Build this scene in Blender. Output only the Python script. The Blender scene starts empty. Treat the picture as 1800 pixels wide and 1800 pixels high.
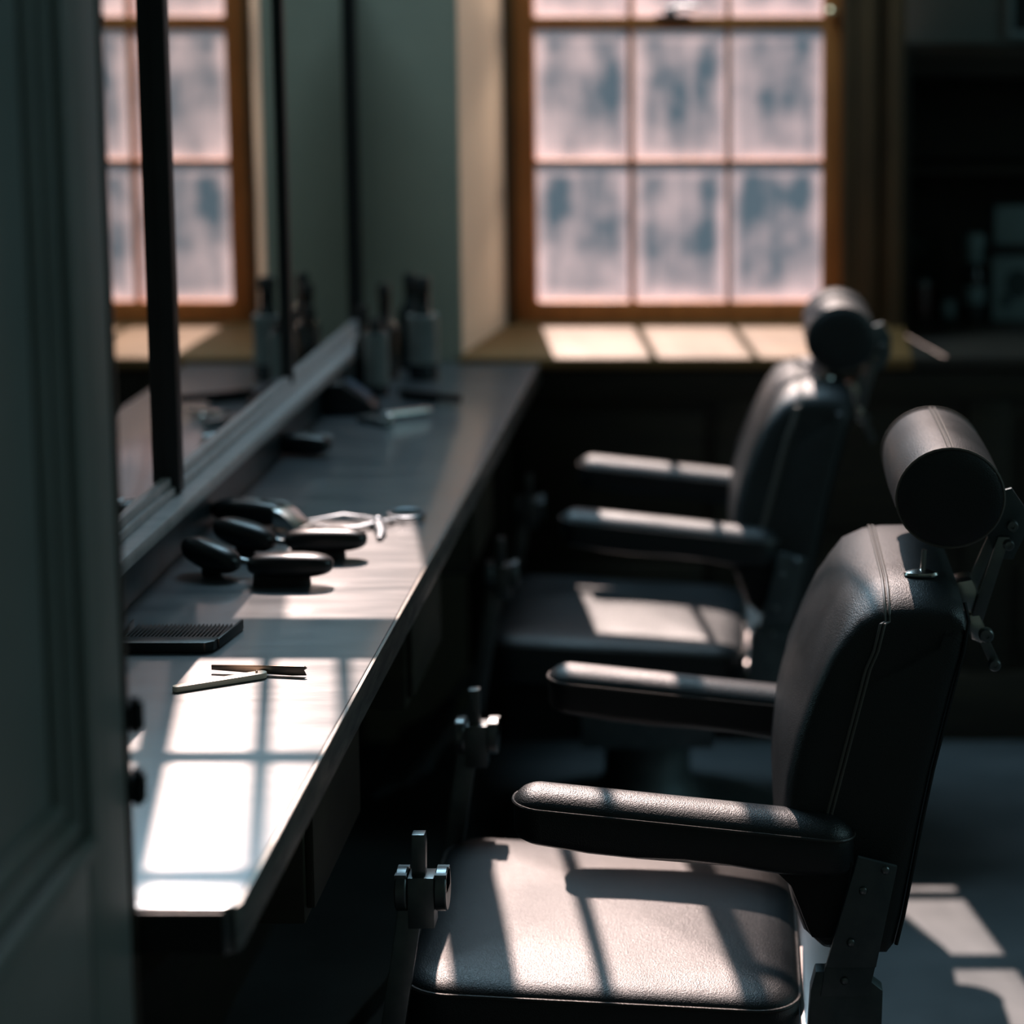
import bpy, bmesh, math, random
from mathutils import Vector, Matrix
C = bpy.context.scene
COL = C.collection
random.seed(7)

# ------------------------------------------------------------------ camera, world, lights
cam_d = bpy.data.cameras.new('camera'); cam = bpy.data.objects.new('camera', cam_d); COL.objects.link(cam)
cam.location = (0, 0, 1.64)
cam.rotation_euler = (math.radians(90) - math.atan(.1375), 0, 0)
cam_d.sensor_width = 36; cam_d.sensor_height = 36; cam_d.sensor_fit = 'HORIZONTAL'
cam_d.lens = 80.0
cam_d.shift_x = -400 / 1800; cam_d.shift_y = -350 / 1800
cam_d.clip_start = .05
cam_d.dof.use_dof = True; cam_d.dof.focus_distance = 2.66; cam_d.dof.aperture_fstop = 2.5
C.camera = cam

W = bpy.data.worlds.new('world'); C.world = W; W.use_nodes = True
bg = W.node_tree.nodes['Background']
bg.inputs[0].default_value = (.28, .42, .52, 1); bg.inputs[1].default_value = .34

SUN = Vector((.19, -1, -1.08)).normalized()          # the way the sunlight travels
sd = bpy.data.lights.new('sun', 'SUN'); sd.energy = 11.5; sd.color = (1, .75, .665); sd.angle = math.radians(.3)
so = bpy.data.objects.new('sun', sd); COL.objects.link(so)
so.rotation_euler = SUN.to_track_quat('-Z', 'Y').to_euler(); so.location = (-1.5, 9, 11)

def area(name, loc, aim, sx, sy, e, col):
    l = bpy.data.lights.new(name, 'AREA'); l.shape = 'RECTANGLE'; l.size = sx; l.size_y = sy; l.energy = e; l.color = col
    o = bpy.data.objects.new(name, l); COL.objects.link(o); o.location = loc
    o.rotation_euler = (Vector(aim) - Vector(loc)).to_track_quat('-Z', 'Y').to_euler()
    return o
# added cool fill lamps, right and overhead; the room has no opening there
area('fill_light_right', (2.9, 2.9, 2.0), (-.5, 2.5, .8), 1.6, 1.6, 17, (.40, .70, .78))
area('fill_light_top', (-.9, 4.6, 3.4), (-.1, 3.0, .5), 1.8, .9, 75, (.42, .66, .82))
# added warm lamp outside that brightens the window reveal, out of camera view
area('fill_light_outside', (2.3, 7.0, 2.2), (-.5, 5.1, 1.4), 1.6, 2.2, 170, (1, .76, .58))

C.view_settings.view_transform = 'Standard'; C.view_settings.look = 'None'
C.view_settings.exposure = 0; C.view_settings.gamma = 1; C.view_settings.use_curve_mapping = False

# ------------------------------------------------------------------ materials
def newmat(name):
    m = bpy.data.materials.new(name); m.use_nodes = True
    nt = m.node_tree; b = nt.nodes['Principled BSDF']
    return m, nt, b
def N(nt, t, **k):
    n = nt.nodes.new(t)
    for a, v in k.items(): setattr(n, a, v)
    return n
def mat(name, col, rough=.5, metal=0, col2=None, scale=8, stretch=(1, 1, 1), bump=0, bscale=60, rvar=0, spec=.5, detail=5, coat=0, ior=1.5):
    m, nt, b = newmat(name)
    b.inputs['Base Color'].default_value = (*col, 1); b.inputs['Roughness'].default_value = rough
    b.inputs['Metallic'].default_value = metal; b.inputs['Specular IOR Level'].default_value = spec
    b.inputs['Coat Weight'].default_value = coat; b.inputs['IOR'].default_value = ior
    tc = N(nt, 'ShaderNodeTexCoord'); mp = N(nt, 'ShaderNodeMapping'); mp.inputs['Scale'].default_value = stretch
    nt.links.new(tc.outputs['Object'], mp.inputs[0])
    if col2 or rvar:
        no = N(nt, 'ShaderNodeTexNoise'); no.inputs['Scale'].default_value = scale; no.inputs['Detail'].default_value = detail
        nt.links.new(mp.outputs[0], no.inputs['Vector'])
        if col2:
            mx = N(nt, 'ShaderNodeMix', data_type='RGBA')
            cr = N(nt, 'ShaderNodeMapRange'); cr.inputs[1].default_value = .35; cr.inputs[2].default_value = .65
            nt.links.new(no.outputs[0], cr.inputs[0]); nt.links.new(cr.outputs[0], mx.inputs[0])
            mx.inputs[6].default_value = (*col, 1); mx.inputs[7].default_value = (*col2, 1)
            nt.links.new(mx.outputs[2], b.inputs['Base Color'])
        if rvar:
            r = N(nt, 'ShaderNodeMapRange'); r.inputs[1].default_value = .3; r.inputs[2].default_value = .7
            r.inputs[3].default_value = rough - rvar; r.inputs[4].default_value = rough + rvar
            nt.links.new(no.outputs[0], r.inputs[0]); nt.links.new(r.outputs[0], b.inputs['Roughness'])
    if bump:
        n2 = N(nt, 'ShaderNodeTexNoise'); n2.inputs['Scale'].default_value = bscale; n2.inputs['Detail'].default_value = 4
        nt.links.new(mp.outputs[0], n2.inputs['Vector'])
        bp = N(nt, 'ShaderNodeBump'); bp.inputs['Strength'].default_value = bump; bp.inputs['Distance'].default_value = .002
        nt.links.new(n2.outputs[0], bp.inputs['Height']); nt.links.new(bp.outputs[0], b.inputs['Normal'])
    return m

def leather_mat():
    m, nt, b = newmat('black_leather')
    tc = N(nt, 'ShaderNodeTexCoord')
    vo = N(nt, 'ShaderNodeTexVoronoi'); vo.inputs['Scale'].default_value = 620
    no = N(nt, 'ShaderNodeTexNoise'); no.inputs['Scale'].default_value = 9; no.inputs['Detail'].default_value = 6
    wr = N(nt, 'ShaderNodeTexNoise'); wr.inputs['Scale'].default_value = 170; wr.inputs['Detail'].default_value = 5; wr.inputs['Distortion'].default_value = 1.5
    for n in (vo, no, wr): nt.links.new(tc.outputs['Object'], n.inputs['Vector'])
    mx = N(nt, 'ShaderNodeMix', data_type='RGBA'); nt.links.new(no.outputs[0], mx.inputs[0])
    mx.inputs[6].default_value = (.006, .009, .011, 1); mx.inputs[7].default_value = (.022, .027, .030, 1)
    nt.links.new(mx.outputs[2], b.inputs['Base Color'])
    r = N(nt, 'ShaderNodeMapRange'); r.inputs[1].default_value = .3; r.inputs[2].default_value = .7; r.inputs[3].default_value = .38; r.inputs[4].default_value = .50; b.inputs['Specular IOR Level'].default_value = .6; b.inputs['IOR'].default_value = 1.55
    nt.links.new(no.outputs[0], r.inputs[0]); nt.links.new(r.outputs[0], b.inputs['Roughness'])
    ad = N(nt, 'ShaderNodeMath', operation='ADD'); nt.links.new(vo.outputs[0], ad.inputs[0]); nt.links.new(wr.outputs[0], ad.inputs[1])
    bp = N(nt, 'ShaderNodeBump'); bp.inputs['Strength'].default_value = .36; bp.inputs['Distance'].default_value = .001
    nt.links.new(ad.outputs[0], bp.inputs['Height']); nt.links.new(bp.outputs[0], b.inputs['Normal'])
    return m

def pane_mat():
    m, nt, b = newmat('dusty_glass'); nt.nodes.remove(b)
    out = nt.nodes['Material Output']
    tc = N(nt, 'ShaderNodeTexCoord'); sp = N(nt, 'ShaderNodeSeparateXYZ'); nt.links.new(tc.outputs['Generated'], sp.inputs[0])
    def M(op, a, bb=None, clamp=False):
        n = N(nt, 'ShaderNodeMath', operation=op); n.use_clamp = clamp
        for i, v in enumerate((a, bb)):
            if v is None: continue
            if isinstance(v, (int, float)): n.inputs[i].default_value = v
            else: nt.links.new(v, n.inputs[i])
        return n.outputs[0]
    u, v = sp.outputs[0], sp.outputs[2]
    du = M('MINIMUM', u, M('SUBTRACT', 1, u)); dv = M('MULTIPLY', M('MINIMUM', v, M('SUBTRACT', 1, v)), 1.4)
    d = M('MINIMUM', du, dv)
    edge = M('SUBTRACT', 1, M('DIVIDE', d, .16), True)
    mp = N(nt, 'ShaderNodeMapping'); mp.inputs['Scale'].default_value = (20, 1, 3.5)
    geo = N(nt, 'ShaderNodeNewGeometry'); oi = N(nt, 'ShaderNodeObjectInfo')
    va = N(nt, 'ShaderNodeVectorMath', operation='SCALE'); va.inputs['Scale'].default_value = 5.3; nt.links.new(oi.outputs['Location'], va.inputs[0])
    vb = N(nt, 'ShaderNodeVectorMath', operation='ADD'); nt.links.new(geo.outputs['Position'], vb.inputs[0]); nt.links.new(va.outputs[0], vb.inputs[1])
    nt.links.new(vb.outputs[0], mp.inputs[0])
    no = N(nt, 'ShaderNodeTexNoise'); no.inputs['Scale'].default_value = 1; no.inputs['Detail'].default_value = 5
    nt.links.new(mp.outputs[0], no.inputs['Vector'])
    n2 = N(nt, 'ShaderNodeTexNoise'); n2.inputs['Scale'].default_value = 9; n2.inputs['Detail'].default_value = 4
    nt.links.new(vb.outputs[0], n2.inputs['Vector'])
    low = M('MULTIPLY', M('SUBTRACT', .45, v, True), .8)
    s = M('ADD', M('MULTIPLY', M('SUBTRACT', no.outputs[0], .5), 1.0), M('MULTIPLY', M('SUBTRACT', n2.outputs[0], .5), 1.2))
    f = M('ADD', M('ADD', M('MULTIPLY', edge, .50), low), M('ADD', s, .17))
    mr = N(nt, 'ShaderNodeMapRange'); mr.inputs[1].default_value = 0; mr.inputs[2].default_value = 1
    mr.inputs[3].default_value = .004; mr.inputs[4].default_value = .205
    nt.links.new(f, mr.inputs[0])
    tr = N(nt, 'ShaderNodeBsdfTransparent'); tr.inputs[0].default_value = (.93, .96, .97, 1)
    tl = N(nt, 'ShaderNodeBsdfTranslucent'); tl.inputs[0].default_value = (.95, .83, .87, 1)
    mx = N(nt, 'ShaderNodeMixShader'); nt.links.new(mr.outputs[0], mx.inputs[0])
    nt.links.new(tr.outputs[0], mx.inputs[1]); nt.links.new(tl.outputs[0], mx.inputs[2])
    nt.links.new(mx.outputs[0], out.inputs[0])
    return m

def clear_mat():
    m, nt, b = newmat('clear_glass'); nt.nodes.remove(b); out = nt.nodes['Material Output']
    tr = N(nt, 'ShaderNodeBsdfTransparent'); gl = N(nt, 'ShaderNodeBsdfGlossy'); gl.inputs['Roughness'].default_value = .05
    mx = N(nt, 'ShaderNodeMixShader'); mx.inputs[0].default_value = .06
    nt.links.new(tr.outputs[0], mx.inputs[1]); nt.links.new(gl.outputs[0], mx.inputs[2]); nt.links.new(mx.outputs[0], out.inputs[0])
    return m

M_LEATHER = leather_mat()
M_DARKLEATHER = mat('dull_black_leather', (.006, .007, .008), .6, bump=.2, bscale=220)
M_SEAM = mat('seam_thread', (.16, .145, .13), .45)
M_PIPING = mat('worn_piping', (.055, .05, .047), .38, bump=.3, bscale=300)
M_STEEL = mat('worn_steel', (.30, .32, .32), .36, 1, col2=(.22, .24, .25), scale=30, rvar=.06)
M_DULLSTEEL = mat('dull_steel_plate', (.16, .19, .20), .55, .8, col2=(.11, .14, .15), scale=25)
M_TOOL = mat('tool_steel', (.13, .15, .165), .42, .85)
M_RAIL = mat('satin_rail', (.80, .72, .70), .38, .6)
M_CHROME = mat('chrome', (.75, .73, .70), .22, 1)
M_COUNTER = mat('counter_laminate', (.060, .076, .088), .37, col2=(.090, .100, .108), scale=6, stretch=(1, 6, 1), rvar=.04, bump=.05, bscale=45, spec=.7, ior=1.7, coat=.7)
for k_, v_ in (('Coat Roughness', .13), ('Coat IOR', 1.7)): M_COUNTER.node_tree.nodes['Principled BSDF'].inputs[k_].default_value = v_
M_EDGE = mat('counter_edge_metal', (.34, .32, .29), .36, .75, col2=(.16, .16, .16), scale=26, stretch=(1, .5, 3), rvar=.08, bump=.3, bscale=70)
M_DARKWOOD = mat('dark_wood', (.030, .022, .014), .5, col2=(.018, .013, .009), scale=7, stretch=(1, 1, 6), bump=.2, bscale=40)
M_PANELWOOD = mat('wainscot_wood', (.035, .026, .014), .55, col2=(.022, .017, .010), scale=6, stretch=(1, 1, 7), bump=.2, bscale=40)
M_DRAWER = mat('drawer_wood', (.045, .042, .026), .55, col2=(.03, .028, .018), scale=6, stretch=(1, 1, 6))
M_WINWOOD = mat('window_wood', (.60, .21, .055), .42, col2=(.46, .155, .04), scale=6, stretch=(6, 1, 1), bump=.15, bscale=40)
M_WINDARK = mat('window_wood_dark', (.10, .055, .022), .5, col2=(.065, .036, .016), scale=6, stretch=(6, 1, 1))
M_SILL = mat('sill_wood', (.20, .098, .026), .6, col2=(.15, .072, .019), scale=5, stretch=(1, 6, 1), bump=.1, bscale=30)
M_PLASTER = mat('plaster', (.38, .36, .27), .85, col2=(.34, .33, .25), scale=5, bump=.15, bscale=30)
M_REVEAL_LIT = mat('plaster_reveal_lit', (.78, .63, .50), .8, col2=(.74, .60, .48), scale=5)  # plaster made lighter and warmer, standing in for window light on the reveal
M_GREYPANEL = mat('grey_panel', (.13, .17, .16), .7)
M_FLOOR = mat('floor', (.075, .085, .092), .62, col2=(.045, .055, .06), scale=5, bump=.25, bscale=30)
M_CEIL = mat('ceiling_plaster', (.30, .30, .28), .9)
M_DOOR = mat('grey_green_paint', (.19, .215, .20), .5, col2=(.17, .195, .18), scale=9, bump=.1, bscale=25)
M_DOOREDGE = mat('bronze_edge', (.035, .028, .018), .5)
M_FRAMEBLACK = mat('black_frame', (.006, .007, .007), .5)
M_LEDGE = mat('ledge_paint', (.46, .43, .43), .32, col2=(.36, .35, .35), scale=12, stretch=(1, 3, 1), bump=.15, bscale=40)
M_SPLASH = mat('splashback', (.018, .028, .034), .38, col2=(.03, .045, .052), scale=14, bump=.2, bscale=40)
M_MIRROR = mat('mirror_glass', (.80, .80, .78), .015, 1)
def frost_mat(name='frosted_glass', f=.4):
    m, nt, b = newmat(name); nt.nodes.remove(b); out = nt.nodes['Material Output']
    tr = N(nt, 'ShaderNodeBsdfTransparent'); tr.inputs[0].default_value = (.75, .75, .75, 1)
    tl = N(nt, 'ShaderNodeBsdfTranslucent'); tl.inputs[0].default_value = (.8, .85, .9, 1)
    mx = N(nt, 'ShaderNodeMixShader'); mx.inputs[0].default_value = f
    nt.links.new(tr.outputs[0], mx.inputs[1]); nt.links.new(tl.outputs[0], mx.inputs[2]); nt.links.new(mx.outputs[0], out.inputs[0])
    return m
M_FROST = frost_mat(); M_HAZY = frost_mat('hazy_glass', .2)  # haze only sets how much sun the added high panes let through
M_PANE = pane_mat(); M_CLEAR = clear_mat()
M_BLACKPLASTIC = mat('black_plastic', (.008, .009, .010), .34, spec=.5)
M_BRISTLE = mat('bristle', (.010, .009, .008), .8)
M_COMB = mat('comb_plastic', (.012, .016, .018), .34)
M_IVORY = mat('ivory_scale', (.95, .80, .64), .42, col2=(.90, .74, .58), scale=20)
M_BLADE = mat('razor_steel', (.22, .18, .15), .3, 1)
M_BOTTLE = mat('dark_bottle_glass', (.008, .012, .013), .22, spec=.6)
M_BOTTLELABEL = mat('bottle_label', (.20, .22, .21), .6, col2=(.15, .17, .16), scale=30)
M_BOXPALE = mat('pale_carton', (.16, .22, .22), .7)
M_BOXDARK = mat('dark_carton', (.03, .035, .025), .7)
M_RED = mat('dark_red_tin', (.045, .012, .008), .5)
M_INK = mat('printed_ink', (.03, .05, .05), .7)
M_CLOTH = mat('blue_sheen_plastic', (.03, .06, .09), .3)

# ------------------------------------------------------------------ helpers
def tag(o, label=None, cat=None, group=None, kind=None):
    if label: o['label'] = label
    if cat: o['category'] = cat
    if group: o['group'] = group
    if kind: o['kind'] = kind
    return o
def empty(name, loc=(0, 0, 0)):
    o = bpy.data.objects.new(name, None); COL.objects.link(o); o.location = loc; o.empty_display_size = .05
    return o
def wloc(o):
    v = Vector((0, 0, 0))
    while o: v += o.location; o = o.parent
    return v
def obj(name, bm, m, parent=None, at=None, bevel=0, seg=2, smooth=True, subsurf=0):
    """bm is in world coordinates; the mesh origin goes to the parent's place (or `at`)."""
    org = Vector(at) if at is not None else (wloc(parent) if parent else Vector((0, 0, 0)))
    bmesh.ops.recalc_face_normals(bm, faces=bm.faces)
    if bevel:
        es = [e for e in bm.edges if len(e.link_faces) == 2 and e.calc_face_angle(0) > .5]
        bmesh.ops.bevel(bm, geom=es, offset=bevel, segments=seg, affect='EDGES', profile=.6, clamp_overlap=True)
    bmesh.ops.translate(bm, verts=bm.verts, vec=-org)
    me = bpy.data.meshes.new(name); bm.to_mesh(me); bm.free()
    me.materials.append(m)
    if smooth:
        me.polygons.foreach_set('use_smooth', [True] * len(me.polygons))
        try: me.set_sharp_from_angle(angle=math.radians(42))
        except Exception: pass
    o = bpy.data.objects.new(name, me); COL.objects.link(o)
    if parent:
        o.parent = parent; o.location = org - wloc(parent)
    else: o.location = org
    if subsurf:
        s = o.modifiers.new('sub', 'SUBSURF'); s.levels = subsurf; s.render_levels = subsurf
    return o
def box(bm, x0, x1, y0, y1, z0, z1):
    r = bmesh.ops.create_cube(bm, size=1)['verts']
    for v in r:
        v.co = Vector((x0 if v.co.x < 0 else x1, y0 if v.co.y < 0 else y1, z0 if v.co.z < 0 else z1))
    return r
def BX(*a):
    bm = bmesh.new(); box(bm, *a); return bm
def ybox(name, m, parent, a, bevel=.002, **k): return obj(name, BX(*a), m, parent, bevel=bevel, **k)
def prism_y(bm, pts, y0, y1):
    """polygon in x,z extruded along y"""
    a = [bm.verts.new((x, y0, z)) for x, z in pts]; b = [bm.verts.new((x, y1, z)) for x, z in pts]
    n = len(pts); bm.faces.new(a); bm.faces.new(b[::-1])
    for i in range(n): bm.faces.new((a[i], a[(i + 1) % n], b[(i + 1) % n], b[i]))
def prism_z(bm, pts, z0, z1):
    a = [bm.verts.new((x, y, z0)) for x, y in pts]; b = [bm.verts.new((x, y, z1)) for x, y in pts]
    n = len(pts); bm.faces.new(a); bm.faces.new(b[::-1])
    for i in range(n): bm.faces.new((a[i], a[(i + 1) % n], b[(i + 1) % n], b[i]))
def tube(bm, pts, r, n=8, closed=False, flat=1):
    pts = [Vector(p) for p in pts]; m = len(pts); rings = []
    up = None
    for i, p in enumerate(pts):
        if closed: t = (pts[(i + 1) % m] - pts[i - 1])
        else: t = pts[min(i + 1, m - 1)] - pts[max(i - 1, 0)]
        t.normalize()
        if up is None: up = Vector((0, 0, 1)) if abs(t.z) < .9 else Vector((1, 0, 0))
        s = t.cross(up).normalized(); u2 = s.cross(t).normalized(); up = u2
        rr = r[i] if isinstance(r, (list, tuple)) else r
        rings.append([bm.verts.new(p + (s * math.cos(2 * math.pi * k / n) + u2 * math.sin(2 * math.pi * k / n) * flat) * rr) for k in range(n)])
    for i in range(m if closed else m - 1):
        a, b = rings[i], rings[(i + 1) % m]
        for k in range(n): bm.faces.new((a[k], a[(k + 1) % n], b[(k + 1) % n], b[k]))
    if not closed: bm.faces.new(rings[0][::-1]); bm.faces.new(rings[-1])
def TUBE(*a, **k):
    bm = bmesh.new(); tube(bm, *a, **k); return bm
def lathe(bm, prof, c, axis='Z', n=32):
    """prof: (radius, position along axis)"""
    c = Vector(c); rings = []
    for r, h in prof:
        ring = []
        for k in range(n):
            a = 2 * math.pi * k / n; u, v = max(r, 1e-4) * math.cos(a), max(r, 1e-4) * math.sin(a)
            p = {'Z': (u, v, h), 'Y': (u, h, v), 'X': (h, u, v)}[axis]
            ring.append(bm.verts.new(c + Vector(p)))
        rings.append(ring)
    for a, b in zip(rings, rings[1:]):
        for k in range(n): bm.faces.new((a[k], a[(k + 1) % n], b[(k + 1) % n], b[k]))
    bm.faces.new(rings[0][::-1]); bm.faces.new(rings[-1])
def LATHE(*a, **k):
    bm = bmesh.new(); lathe(bm, *a, **k); return bm
def rrect(cx, cy, lx, ly, r, n=8):
    out = []; hx, hy = lx / 2, ly / 2; r = max(min(r, hx - 1e-4, hy - 1e-4), 1e-4)
    for q, (sx, sy) in enumerate(((1, 1), (-1, 1), (-1, -1), (1, -1))):
        for k in range(n + 1):
            a = math.pi / 2 * (q + k / n)
            out.append((cx + sx * (hx - r) + r * math.cos(a), cy + sy * (hy - r) + r * math.sin(a)))
        # straight side points
        nx = ((-1, 1), (-1, -1), (1, -1), (1, 1))[q]; ax, ay = out[-1]
        a = math.pi / 2 * (q + 1)
        bx_, by_ = cx + nx[0] * (hx - r) + r * math.cos(a), cy + nx[1] * (hy - r) + r * math.sin(a)
        for k in range(1, 6): out.append((ax + (bx_ - ax) * k / 6, ay + (by_ - ay) * k / 6))
    return out
def loft(bm, rings):
    vs = [[bm.verts.new(p) for p in ring] for ring in rings]; n = len(vs[0])
    for a, b in zip(vs, vs[1:]):
        for k in range(n): bm.faces.new((a[k], a[(k + 1) % n], b[(k + 1) % n], b[k]))
    bm.faces.new(vs[0][::-1]); bm.faces.new(vs[-1])
def ellipse_pts(cx, cy, a, b, rot=0, n=24):
    return [(cx + a * math.cos(t) * math.cos(rot) - b * math.sin(t) * math.sin(rot), cy + a * math.cos(t) * math.sin(rot) + b * math.sin(t) * math.cos(rot))
            for t in [2 * math.pi * k / n for k in range(n)]]

# ------------------------------------------------------------------ the room
def struct(o): return tag(o, kind='structure')
struct(ybox('floor', M_FLOOR, None, (-2.6, 3.1, -1.6, 5.46, -.1, 0), 0))
struct(ybox('ceiling', M_CEIL, None, (-2.6, 3.1, -1.6, 5.46, 4.85, 4.95), 0))
struct(ybox('wall_right', M_PLASTER, None, (3.0, 3.1, -1.6, 5.9, 0, 4.85), 0))
struct(ybox('wall_front', M_PLASTER, None, (-2.6, 3.1, -1.7, -1.6, 0, 4.85), 0))
struct(ybox('wall_left', M_PLASTER, None, (-2.7, -2.6, -1.6, 5.46, 0, 4.85), 0))
# low partition that carries the mirrors
struct(ybox('wall_partition', M_DARKWOOD, None, (-.93, -.835, 1.9, 4.9, 0, 1.74), .003))
# back wall: thick pier beside the alcove, thin wall above, opened for the added windows
b = bmesh.new(); prism_z(b, [(-2.6, 4.9), (-.607, 4.9), (-.538, 5.15), (-.538, 5.24), (-2.6, 5.24)], 0, 2.33)
wb = struct(obj('wall_back', b, M_PLASTER))
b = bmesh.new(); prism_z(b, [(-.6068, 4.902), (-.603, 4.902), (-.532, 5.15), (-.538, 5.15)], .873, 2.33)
struct(obj('trim_1', b, M_REVEAL_LIT))
WA = (-.783, .30, 2.70, 3.95); WB = (-1.24, -.779, 2.80, 4.55)  # openings placed and sized so sun patches land on chair and counter
b = bmesh.new()
Y0, Y1 = 5.16, 5.24; ZT = 4.85
box(b, -2.6, WB[0], Y0, Y1, 2.33, ZT); box(b, WB[0], WB[1], Y0, Y1, 2.33, WB[2]); box(b, WB[0], WB[1], Y0, Y1, WB[3], ZT)
box(b, WA[0], WA[1], Y0, Y1, WA[3], ZT); box(b, WB[1], WA[1], Y0, Y1, 2.33, WA[2])
box(b, WA[1], 3.0, Y0, Y1, 2.33, ZT); box(b, .262, 3.0, Y1, 5.82, 2.33, 2.4)
struct(obj('wall_back_upper', b, M_PLASTER, smooth=False))
struct(ybox('wall_over_niche', M_PLASTER, None, (.27, 3.0, 5.37, 5.45, 1.54, 2.33), 0))
# grey panelled face over the niche
gp = empty('trim_2', (.39, 5.35, 1.53)); struct(gp)
ybox('panel', M_GREYPANEL, gp, (.386, 2.0, 5.345, 5.369, 1.54, 2.14))

# wainscot below the sill
wa = empty('wall_wainscot', (-.6, 4.9, 0)); struct(wa)
ybox('backing', M_PANELWOOD, wa, (-.6, 3.0, 4.93, 4.96, 0, .84))
ybox('rail', M_PANELWOOD, wa, (-.6, 3.0, 4.905, 4.93, .77, .84), .004)
ybox('rail', M_PANELWOOD, wa, (-.6, 3.0, 4.905, 4.93, 0, .16), .004)
for x in (-.6, -.05, .5, 1.05, 1.6): ybox('stile', M_PANELWOOD, wa, (x, x + .09, 4.905, 4.93, .16, .77), .004)
for x in (-.51, .04, .59, 1.14): 
    for z0, z1 in ((.16, .43), (.45, .77)): ybox('panel', M_PANELWOOD, wa, (x + .03, x + .43, 4.918, 4.931, z0 + .03, z1 - .03), .006)
b = bmesh.new(); a = [(4.875, .845), (4.875, .873), (5.20, .910), (5.24, .910), (5.24, .845)]
va = [b.verts.new((-.604, y, z)) for y, z in a]; vb = [b.verts.new((.375, y, z)) for y, z in a]
b.faces.new(va); b.faces.new(vb[::-1])
for k in range(5): b.faces.new((va[k], va[(k + 1) % 5], vb[(k + 1) % 5], vb[k]))
sill = struct(obj('trim_3', b, M_SILL, bevel=.002))
ybox('nosing', M_SILL, sill, (-.61, .375, 4.868, 4.878, .848, .872), .003)
sill_unlit = struct(ybox('trim_4', M_DARKWOOD, None, (.3752, 3.0, 4.875, 5.8, .845, .874), .004))  # same plank as the sill; darker wood stands in for its unlit part

# window_1 : sash window
WY = 5.20
def sash_window(name, stile_out, cols, rows, frame, mats, panemat, sy=None):
    sy = sy or (WY - .018, WY + .018)
    w = empty(name, (frame[0], WY, frame[2])); struct(w)
    x0, x1, z0, z1 = frame
    mf, ms = mats
    ix0, ix1, iz0, iz1 = stile_out
    ybox('frame', mf, w, (x0, ix0, WY - .05, WY + .038, z0, z1), .004)
    ybox('frame', mf, w, (ix1, x1, WY - .05, WY + .038, z0, z1), .004)
    ybox('frame', mf, w, (ix0, ix1, WY - .05, WY + .038, iz1, z1), .004)
    if iz0 > z0 + .003: ybox('frame', mf, w, (ix0, ix1, WY - .05, WY + .038, z0, iz0), .004)
    xs = [ix0] + [v for c_ in cols for v in c_] + [ix1]; zs = [iz0] + [v for r_ in rows for v in r_] + [iz1]
    for i in range(0, len(xs), 2):
        if xs[i + 1] - xs[i] < .002: continue
        outer = i in (0, len(xs) - 2)
        ybox('stile' if outer else 'glazing_bar', ms, w, (xs[i], xs[i + 1], sy[0] - (.006 if outer else 0), sy[1], iz0, iz1), .003)
    for i in range(0, len(zs), 2):
        if zs[i + 1] - zs[i] < .002: continue
        outer = zs[i + 1] - zs[i] > .02
        ybox('rail' if outer else 'glazing_bar', ms, w, (cols[0][0] - .001, cols[-1][1] + .001, sy[0] - (.005 if outer else -.001), sy[1] - .001, zs[i], zs[i + 1]), .003)
    for c_ in cols:
        for r_ in rows:
            ybox('pane', panemat, w, (c_[0] - .002, c_[1] + .002, WY - .002, WY + .002, r_[0] - .002, r_[1] + .002), 0, smooth=False, at=((c_[0] + c_[1]) / 2, WY, (r_[0] + r_[1]) / 2))
    return w
w1 = sash_window('window_1', (-.516, .232, .905, 2.30), [(-.466, -.253), (-.241, -.031), (-.021, .188)],
            [(.954, 1.2675), (1.279, 1.573), (1.603, 1.93), (1.942, 2.26)], (-.536, .262, .903, 2.33), (M_WINDARK, M_WINWOOD), M_PANE)
# latch on the meeting rail
b = bmesh.new(); box(b, -.19, -.11, WY - .045, WY - .018, 1.599, 1.607)
lathe(b, [(.014, 0), (.014, .012), (.009, .018), (.001, .020)], (-.155, WY - .032, 1.607), n=16)
tube(b, [(-.155, WY - .035, 1.619), (-.13, WY - .038, 1.627), (-.095, WY - .04, 1.623)], [.006, .005, .007], 8)
obj('latch', b, M_TOOL, w1)
b = LATHE([(.012, 0), (.012, -.012), (.006, -.018), (.001, -.02)], (.207, WY - .024, 1.612), 'Y', 16)
obj('sash_stop', b, mat('brass', (.7, .5, .3), .3, 1), w1)
w2 = sash_window('added_window_2', (WA[0], -.485, WA[2], WA[3]), [(-.762, -.662), (-.645, -.49)], [(2.703, 3.95)], (WA[0], -.48, WA[2], WA[3]), (M_WINDARK, M_WINDARK), M_CLEAR)  # added above the view; panes shaped to cast the near chair's sun patches
for x0, x1 in ((-.455, -.33), (-.315, .06), (.075, .30)):
    for z0, z1 in ((2.703, 3.17), (3.19, 3.95)):
        ybox('frosted_pane', M_HAZY if z0 > 3 and x0 < 0 else M_FROST, w2, (x0, x1, WY - .002, WY + .002, z0, z1), 0, smooth=False)
for a in ((-.48, -.455, 2.703, 3.95), (-.33, -.315, 2.703, 3.95), (.06, .075, 2.703, 3.95), (-.455, .30, 3.17, 3.19)):
    ybox('glazing_bar', M_WINDARK, w2, (a[0], a[1], WY - .01, WY + .01, a[2], a[3]), .002)
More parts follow.
